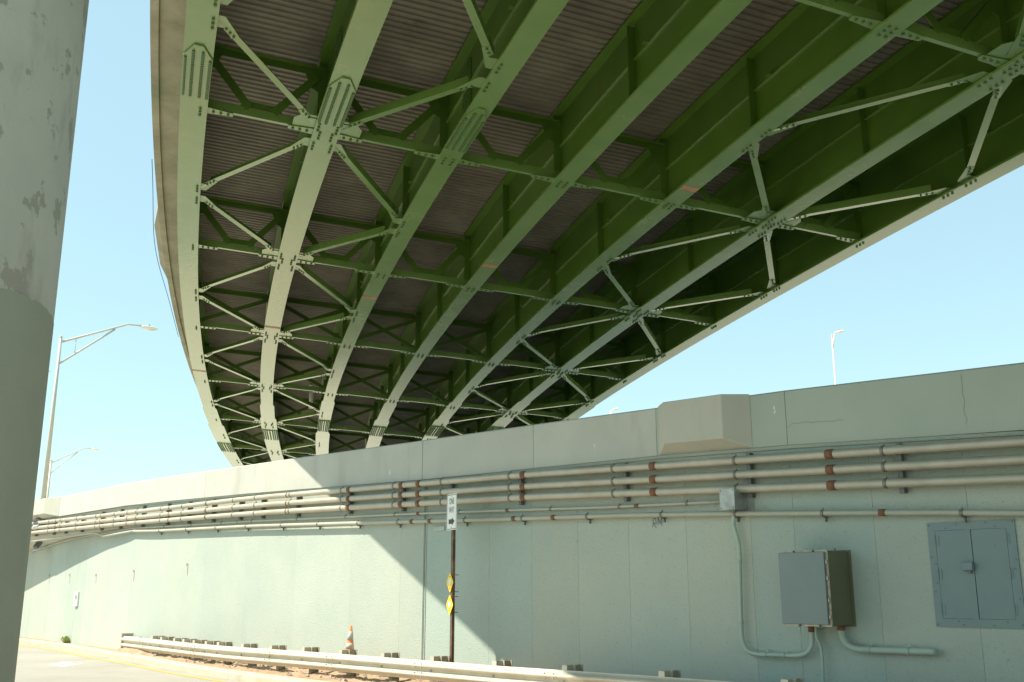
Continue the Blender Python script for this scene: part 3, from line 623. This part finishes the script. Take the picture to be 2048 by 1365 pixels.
# ================================================================= STREET LAMPS
def street_lamp(base, ztop, d, L, rise, rad, lb, k=1.0):
    base = V(base); d = V(d).normalized(); t = empty('street_lamp', base, lb, 'street lamp', 'street lamps along the ramp')
    top = V((base.x, base.y, ztop)); p = MB()
    p.tube([base, base + (top - base) * .5, top], [rad * 1.25, rad, rad * .72], 14); p.cyl(top, UP, rad * .8, .05, 12); p.build('pole', M['lamp'], t)
    p = MB(); sd = V((-d.y, d.x, 0)); p.box(base + UP * .02, d * rad * 2, sd * rad * 2, UP * .02); p.build('base_plate', M['railpost'], t)
    a0 = top - UP * .16 * k; end = top + d * L + UP * rise
    pts = [a0, a0 + (d * .68 * L + UP * (rise + .16 * k) * .80), a0 + d * .82 * L + UP * (rise + .16 * k) * .97, end]
    p = MB(); p.tube(pts, [.042 * k, .036 * k, .034 * k, .034 * k], 10); p.build('arm', M['lamp'], t)
    low = top - UP * .95 * k; p = MB(); p.tube([low, a0 + (d * .66 * L + UP * (rise + .16 * k) * .72)], .034 * k, 10)
    u = .28; x = low.lerp(a0 + (d * .66 * L + UP * (rise + .16 * k) * .72), u); y = a0.lerp(pts[1], u * .97); p.tube([x, y], .014 * k, 6); p.build('brace', M['lamp'], t)
    c = end + d * .30 * k - UP * .03; p = MB(); p.ball(c, d * .34 * k, sd * .15 * k, UP * .075 * k, 16, 10); h = p.build('lamp_head', M['lamphead'], t)
    p = MB(); p.ball(c + d * .08 * k - UP * .03 * k, d * .20 * k, sd * .12 * k, UP * .06 * k, 12, 8); p.build('lens', M['glass'], h)
    p = MB(); p.cyl(c + UP * .07 * k, UP, .03 * k, .05 * k, 8); p.build('photocell', M['strut'], h)
    return t
AD = -WN
street_lamp(W(-22.37, .12, 4.69), 10.29, AD, 2.80, .92, .064, 'tall grey street lamp on the parapet nearest the pillar')
D2 = 74.0; X2 = -33.3
street_lamp((X2, D2, 0), 10.9, AD, 2.75, 1.15, .10, 'smaller distant street lamp right behind the tall one, whole arm showing')
street_lamp((-31.0, 59.3, 3.6), 14.4, AD, 2.95, .5, .10, 'distant street lamp of which only the head shows beside the tall pole')
street_lamp((14.8, 46, 0), 13.22, V((0.6, -.8, 0)), .22, .12, .05, 'slim white street lamp above the right parapet against the sky', .75)
street_lamp((6.42, 66.0, 0), 13.12, V((0.6, -.8, 0)), .22, .12, .06, 'lamp head just peeping over the parapet beside the girders', .9)

# ================================================================= STEEL COLUMN AT THE LEFT
cc = V((-3.123, 4.527, 0)); cr_ = .935; ring = 2.99
t = empty('bridge_column', cc, 'round peeling steel column with an olive painted lower half at left edge', 'column')
p = MB(); p.cyl(cc, UP, cr_, 9.3, 128); p.build('shaft', M['colup'], t)
p = MB(); rings = []
for h_ in (0.0, .75, 1.5, 2.25, 2.8, None):
    rr = []
    for j in range(360):
        a = 2 * math.pi * j / 360; z_ = h_ if h_ is not None else ring + .006 * math.sin(a * 7 + 1) + .004 * math.sin(a * 31) + random.uniform(-.006, .006) - (random.uniform(.01, .035) if random.random() < .06 else 0)
        rr.append(cc + V((math.cos(a), math.sin(a), 0)) * (cr_ + .0015) + UP * z_)
    rings.append(rr)
p.sweep(rings, True, False, True); p.build('paint_coat', M['collow'], t)

# ================================================================= OVERPASS
BK = 0.88                                                  # metres per bridge unit
CX, CY, RR, DS, GX, GY, GH = 191.09, 81.796, 207.2305, 2.1995, -.05537, -.05529, 8.4
def B(arc, rad, h):
    a = math.pi - arc / RR; x = CX + (RR + rad) * math.cos(a); y = CY + (RR + rad) * math.sin(a)
    return V((BK * x, BK * y, 1.7 + BK * (GH + GX * x + GY * y + h)))
A0, A1 = -108.0, -14.0
def arcs(a, b, st=1.1):
    n = max(1, int(round((b - a) / st))); return [a + (b - a) * k / n for k in range(n + 1)]
def ribbon(a, b, r0, r1, h0, h1, st=1.1):                   # curved rectangular bar
    p = MB(); p.sweep([[B(x, r0, h0), B(x, r1, h0), B(x, r1, h1), B(x, r0, h1)] for x in arcs(a, b, st)]); return p
bridge = empty('overpass_bridge', B(-67, -6, 0), 'curved green steel girder overpass crossing above the wall', 'bridge')
HW = 1.36
frames = [-100.25, -93.65, -87.05, -80.45, -73.85, -67.25, -60.65, -54.05, -47.45, -40.85, -34.25, -27.65, -21.05]
fw = [.44, .44, .38, .355, .345, .345, .345]
step1 = [-42.9, -44.5, -46.2, -47.0, -48.2, -49.5, -50]; step2 = [-39.6, -42.0, -40.0, -43.8, -45, -46.5, -47]
fspl = [(-35.6, -33.6), (-39.7, -37.7), (-42.8, -40.7), (-42.6, -40.8), (-43.8, -41.9), (-44.8, -42.8), (-45.6, -43.6)]
strips = {4: -68.12, 3: -62.46, 2: -58.9, 1: -55.1, 0: -48.94}
def bolt(p, arc, rad, h, r=.024, t=.026): p.cyl(B(arc, rad, h), -UP, r * BK * 1.0, t * BK, 8)
for i in range(7):
    rad = -i * DS; w = fw[i]
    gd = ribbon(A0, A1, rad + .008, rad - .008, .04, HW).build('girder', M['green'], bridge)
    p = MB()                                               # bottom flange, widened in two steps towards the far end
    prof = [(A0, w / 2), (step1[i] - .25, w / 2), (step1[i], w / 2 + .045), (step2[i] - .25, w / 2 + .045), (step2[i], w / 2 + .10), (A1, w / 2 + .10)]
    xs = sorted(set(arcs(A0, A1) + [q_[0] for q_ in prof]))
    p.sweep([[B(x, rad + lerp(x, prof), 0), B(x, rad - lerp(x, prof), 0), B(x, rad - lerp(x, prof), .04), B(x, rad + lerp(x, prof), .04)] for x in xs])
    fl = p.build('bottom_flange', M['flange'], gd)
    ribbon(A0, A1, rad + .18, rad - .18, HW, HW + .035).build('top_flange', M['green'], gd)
    for sgn in ((1, -1) if 0 < i < 6 else ((-1,) if i == 0 else (1,))):
        ribbon(-90, -22, rad + sgn * .009, rad + sgn * .05, .735, .757).build('longitudinal_stiffener', M['flange'], gd)  # lighter green paints in the light caught along its edge
    for a, b in zip(frames[2:-2], frames[3:]):
        p = MB(); m = a + (b - a) * .42; p.box(B(m, rad + .07, .746), (B(m + .06, rad, 0) - B(m, rad, 0)), (B(m, rad + .055, 0) - B(m, rad, 0)), UP * .006)
        p.build('stiffener_clip', M['green'], gd)
    for a, b in zip(frames[2:-2], frames[3:-1]):              # intermediate stiffener, half way between cross frames
        m = (a + b) / 2
        if i >= 3 or (i == 2 and a > -70):
            p = MB(); p.beam(B(m, rad + .075, .045), B(m, rad + .075, HW - .03), (B(m, rad + .065, 0) - B(m, rad, 0)), (B(m + .006, rad, 0) - B(m, rad, 0))); p.build('stiffener', M['green'], gd)
    def splice(a, b, ww, rows, nb, cut):
        p = MB(); c = .35 if cut else 0.0; e = ww * .30 if cut else ww
        p.prism([B(a, rad + e, -.028), B(a, rad - e, -.028), B(a + c, rad - ww, -.028), B(b, rad - ww, -.028), B(b, rad + ww, -.028), B(a + c, rad + ww, -.028)], UP * .0215)
        p.use(1); q = p
        for r_ in rows:
            lo = a + (.18 if abs(r_) > e * .8 and cut else .06)
            lo = a + .40 if (cut and abs(r_) > e * 1.4) else lo
            for k in range(nb): bolt(q, lo + (b - .05 - lo) * k / (nb - 1), rad + r_, -.028)
        p.build('splice_plate', (M['flange'], M['bolt']), fl)
    if i < 3:
        splice(-69.35, -67.75, w / 2 - .006, [-w * .42, -w * .16, w * .16, w * .42], 22, True)
        for sgn in (1, -1):
            p = MB(); c = -68.55; r0 = rad + sgn * .010
            p.box(B(c, r0 + sgn * .008, .70), (B(c + .24, rad, 0) - B(c, rad, 0)), (B(c, rad + .008, 0) - B(c, rad, 0)), UP * .44)
            nrm = (B(c, rad + sgn, 0) - B(c, rad, 0)).normalized()
            p.use(1)
            for a_ in (-.19, -.11, -.04, .04, .11, .19):
                for k in range(15): p.cyl(B(c + a_, r0 + sgn * .016, .18 + k * .074), nrm, .014, .014, 6)
            p.build('web_splice', (M['green'], M['bolt']), gd)
    hw2 = w / 2 + lerp(fspl[i][0], [(step1[i], .045), (step2[i] - .2, .045), (step2[i], .10)])
    splice(fspl[i][0], fspl[i][1], hw2 - .006, [hw2 * q_ for q_ in (-.88, -.62, -.36, .0, .36, .62, .88)][:7], 18, False)
    if i in strips:
        a_ = strips[i]; p = ribbon(a_ - .09, a_ + .09, rad + w / 2 - .004, rad - w / 2 + .004, -.003, -.0005, .2); p.build('bare_weld_strip', M['bare'], fl)

    if i == 3:
        p = MB(); p.face(B(-69.12, rad + .0095, .70), B(-69.10, rad + .0095, .70), B(-69.10, rad + .0095, 1.33), B(-69.12, rad + .0095, 1.33)); p.build('rust_line', M['rust'], gd)
# corrugated deck forms
for i in range(6):
    r0, r1 = -i * DS - .165, -(i + 1) * DS + .165; p = MB(); PT = .16; a = -96.0; prof = []
    while a < -22:
        prof += [(a, 1.40), (a + .036, 1.40), (a + .050, 1.432), (a + .146, 1.432)]; a += PT
    i0 = p.add([q_ for x, h in prof for q_ in (B(x, r0, h), B(x, r1, h))])
    for k in range(len(prof) - 1): p.f.append([i0 + 2 * k, i0 + 2 * k + 1, i0 + 2 * k + 3, i0 + 2 * k + 2]); p.sm.append(False)
    fm = p.build('deck_form', M['form'], bridge)
    q = MB(); a = -96.0                                      # bent closure tabs on the flange edges
    while a < -30:
        for rr, s_ in ((r0, 1), (r1, -1)):
            q.face(B(a, rr + s_ * .01, 1.402), B(a + .06, rr + s_ * .01, 1.402), B(a + .075, rr - s_ * .03, 1.348), B(a + .045, rr - s_ * .035, 1.345))
        a += PT
    q.build('closure_tab', M['green'], fm)
RL, RG = .80, -6 * DS - .80
p = MB(); p.sweep([[B(x, RL, 1.37), B(x, .665, 1.37), B(x, .645, 1.43), B(x, .20, 1.43), B(x, .185, 1.47), B(x, RG + .615, 1.47), B(x, RG + .60, 1.43), B(x, RG + .155, 1.43), B(x, RG + .135, 1.37), B(x, RG, 1.37), B(x, RG, 1.72), B(x, RL, 1.72)] for x in arcs(A0, A1)])
p.build('deck_slab', M['deckcon'], bridge)
for e, s_ in ((RL, 1), (RG, -1)):
    p = MB(); p.sweep([[B(x, e, 1.72), B(x, e - s_ * .45, 1.72), B(x, e - s_ * .28, 2.1), B(x, e - s_ * .22, 2.4), B(x, e, 2.4)] for x in arcs(A0, A1)]); p.build('bridge_parapet', M['deckcon'], bridge)
p = MB()
r_ = lambda a, o, h: B(a, RL + o, h)
p.hexa([r_(-59.2, .002, 1.38), r_(-53.9, .002, 1.38), r_(-53.9, .002, 1.94), r_(-59.2, .002, 1.94)], [r_(-57.8, .15, 1.46), r_(-54.9, .15, 1.46), r_(-54.9, .13, 1.90), r_(-57.8, .13, 1.90)])
p.build('lamp_pilaster', M['deckcon'], bridge)
p = MB(); p.tube([r_(a, .03 + .15 * math.exp(-((a + 56.5) / 3.4) ** 2), 1.33) for a in arcs(-62, -48, .5)], .007, 6); p.build('hanging_cable', M['dark'], bridge)

# cross frames
def tee(mb, P, Q, w, d, t=.012):                             # flat bar w wide, stem d standing on it
    P, Q = V(P), V(Q); dr_ = (Q - P).normalized(); sd = dr_.cross(UP).normalized(); up = sd.cross(dr_).normalized()
    mb.beam(P, Q, sd * (w / 2), up * (t / 2)); o = sd * (w / 2 - t / 2)
    mb.beam(P + up * (t / 2 + d / 2 + .0005) + o, Q + up * (t / 2 + d / 2 + .0005) + o, sd * (t / 2), up * (d / 2))
def flatbar(mb, P, Q, across, hw):                          # angle whose wide leg lies in the plane of the frame
    P, Q = V(P), V(Q); dr_ = (Q - P).normalized(); ac = V(across).normalized(); u = dr_.cross(ac).normalized()
    if u.z < 0: u = -u
    mb.beam(P, Q, ac * .005, u * hw); mb.beam(P + u * (hw - .005) + ac * .04, Q + u * (hw - .005) + ac * .04, ac * .0345, u * .005)
for f_ in frames[2:-1]:
    for i in range(6):
        ra, rb_ = -i * DS - .010, -(i + 1) * DS + .010; rm = (ra + rb_) / 2
        # connection plates on both webs carry the frame
        p = MB(); da = B(f_ + .007, rm, 0) - B(f_, rm, 0); dd = B(f_, rm + .075, 0) - B(f_, rm, 0)
        e = .016
        plates = []
        for r_ in (ra - .075, rb_ + .075):
            p = MB(); p.beam(B(f_, r_, .045), B(f_, r_, HW - .005), dd, da); plates.append(p)
        p = MB(); P_, Q_ = B(f_ + e, ra - .05, 1.24), B(f_ + e, rb_ + .05, 1.24); sd_ = (B(f_ - .05, rm, 0) - B(f_ + .05, rm, 0)) * .5
        p.beam(P_ + sd_ * .8, Q_ + sd_ * .8, sd_, UP * .005); p.beam(P_ - UP * .061, Q_ - UP * .061, sd_ * .1, UP * .055); cf_ = p.build('cross_frame', M['green'], bridge)
        for q_ in plates: q_.build('connection_plate', M['green'], cf_)
        fa = -i * DS - fw[i] / 2; fb = -(i + 1) * DS + fw[i + 1] / 2
        p = MB(); tee(p, B(f_ + e, ra - .05, .085), B(f_ + e, rb_ + .05, .085), .068, .125)
        for x0, x1, s_ in ((fa + .08, fa - .42, -1), (fb - .08, fb + .42, 1)):
            p.prism([B(f_ - .10, x0, .048), B(f_ + .13, x0, .048), B(f_ + .07, x1, .048), B(f_ - .04, x1, .048)], UP * .009)
            p.use(1)
            for k in range(3): bolt(p, f_ + .015, x0 + s_ * (.18 + .12 * k), .048)
            for k in range(3): bolt(p, f_ - .10 + .11 * k, x0 - s_ * .035 + s_ * .0, -.001)
            p.use(0)
        p.build('bottom_chord', (M['flange'], M['bolt']), cf_)
        if f_ < -57:                                       # V frame
            p = MB(); pl = B(f_ - .004, rm, .25); dr_ = B(f_, rm + 1, 0) - B(f_, rm, 0)
            p.prism([B(f_ - .004, rm + .42, .10), B(f_ - .004, rm - .42, .10), B(f_ - .004, rm - .30, .36), B(f_ - .004, rm + .30, .36)], da * 1.2); p.build('gusset_plate', M['green'], cf_)
            for s_, r_e in ((1, ra - .16), (-1, rb_ + .16)):
                p = MB(); flatbar(p, B(f_ - .03, rm + s_ * .20, .22), B(f_ - .03, r_e, 1.08), da, .062); p.build('diagonal', M['green'], cf_)
                p = MB(); p.prism([B(f_ - .004, r_e + s_ * .15, 1.20), B(f_ - .004, r_e + s_ * .15, .72), B(f_ - .004, r_e - s_ * .12, .86), B(f_ - .004, r_e - s_ * .26, 1.20)], da * 1.1); p.build('corner_gusset', M['green'], cf_)
        else:                                              # X frame
            for s_, o_ in ((1, -.03), (-1, .045)):
                p = MB(); a_, b_ = (ra - .12, rb_ + .12) if s_ > 0 else (rb_ + .12, ra - .12)
                flatbar(p, B(f_ + o_, a_, .20), B(f_ + o_, b_, 1.10), da, .052); p.build('diagonal', M['green'], cf_)

# lateral bracing at bottom flange level
def lateral(gi, ga, gj, gb):
    """brace from girder gi at arc ga to girder gj at arc gb"""
    s_ = 1 if gj > gi else -1
    P = B(ga, -gi * DS - s_ * (fw[gi] / 2 + .02), .074); Q = B(gb, -gj * DS + s_ * (fw[gj] / 2 + .02), .074)
    d = (Q - P).normalized(); sd = d.cross(UP).normalized(); p = MB()
    tee(p, P + d * .18, Q - d * .18, .105, .115, .010)
    for X, dr_, gk, a_, sg in ((P, d, gi, ga, -s_), (Q, -d, gj, gb, s_)):
        re = -gk * DS + sg * (fw[gk] / 2 - .06); dn = -UP * .0094
        e0 = B(a_ - .16, re, .052); e1 = B(a_ + .16, re, .052); f0 = X + dr_ * .39 + dn * 1.2
        sx = sd if (e0 - e1).dot(sd) > 0 else -sd
        k0 = B(a_ - .15, re + sg * .16, .052); k1 = B(a_ + .15, re + sg * .16, .052)
        p.prism([e0, e1, k1, f0 - sx * .058, f0 + sx * .058, k0], UP * .010)
        p.use(1)
        for k in range(3):
            c = X + dr_ * (.17 + .09 * k); p.cyl(V((c.x, c.y, c.z - .0172)), -UP, .018, .018, 8)
            bolt(p, a_ - .12 + .12 * k, re - sg * .005, -.001)
        p.use(0)
    p.build('lateral_brace', (M['flange'], M['bolt']), bridge)
for f_ in frames[2:-1]:
    for node, outs in ((1, (0, 2)), (5, (4, 6))):
        for o_ in outs:
            lateral(node, f_ - .30, o_, f_ - 2.75); lateral(node, f_ + .45, o_, f_ + 3.25)
for f_ in frames[2:-1]:                                     # big square node plates on the second girder from each edge
    for gi in (1, 5):
        for sg in (1, -1):
            e = -gi * DS + sg * (fw[gi] / 2 - .07); o_ = -gi * DS + sg * (fw[gi] / 2 + .36)
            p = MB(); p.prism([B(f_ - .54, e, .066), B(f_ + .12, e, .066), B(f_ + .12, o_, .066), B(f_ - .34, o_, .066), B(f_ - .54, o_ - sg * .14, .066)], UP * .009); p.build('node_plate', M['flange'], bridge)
# grey drain pipe hanging under the far bay
dp = MB(); dp.cyl(B(-44.4, -3.85, .10), UP, .10, .95, 14); dp.cyl(B(-44.4, -3.85, .95), UP, .13, .06, 14); dp.build('drain_pipe', M['bearing'], bridge)
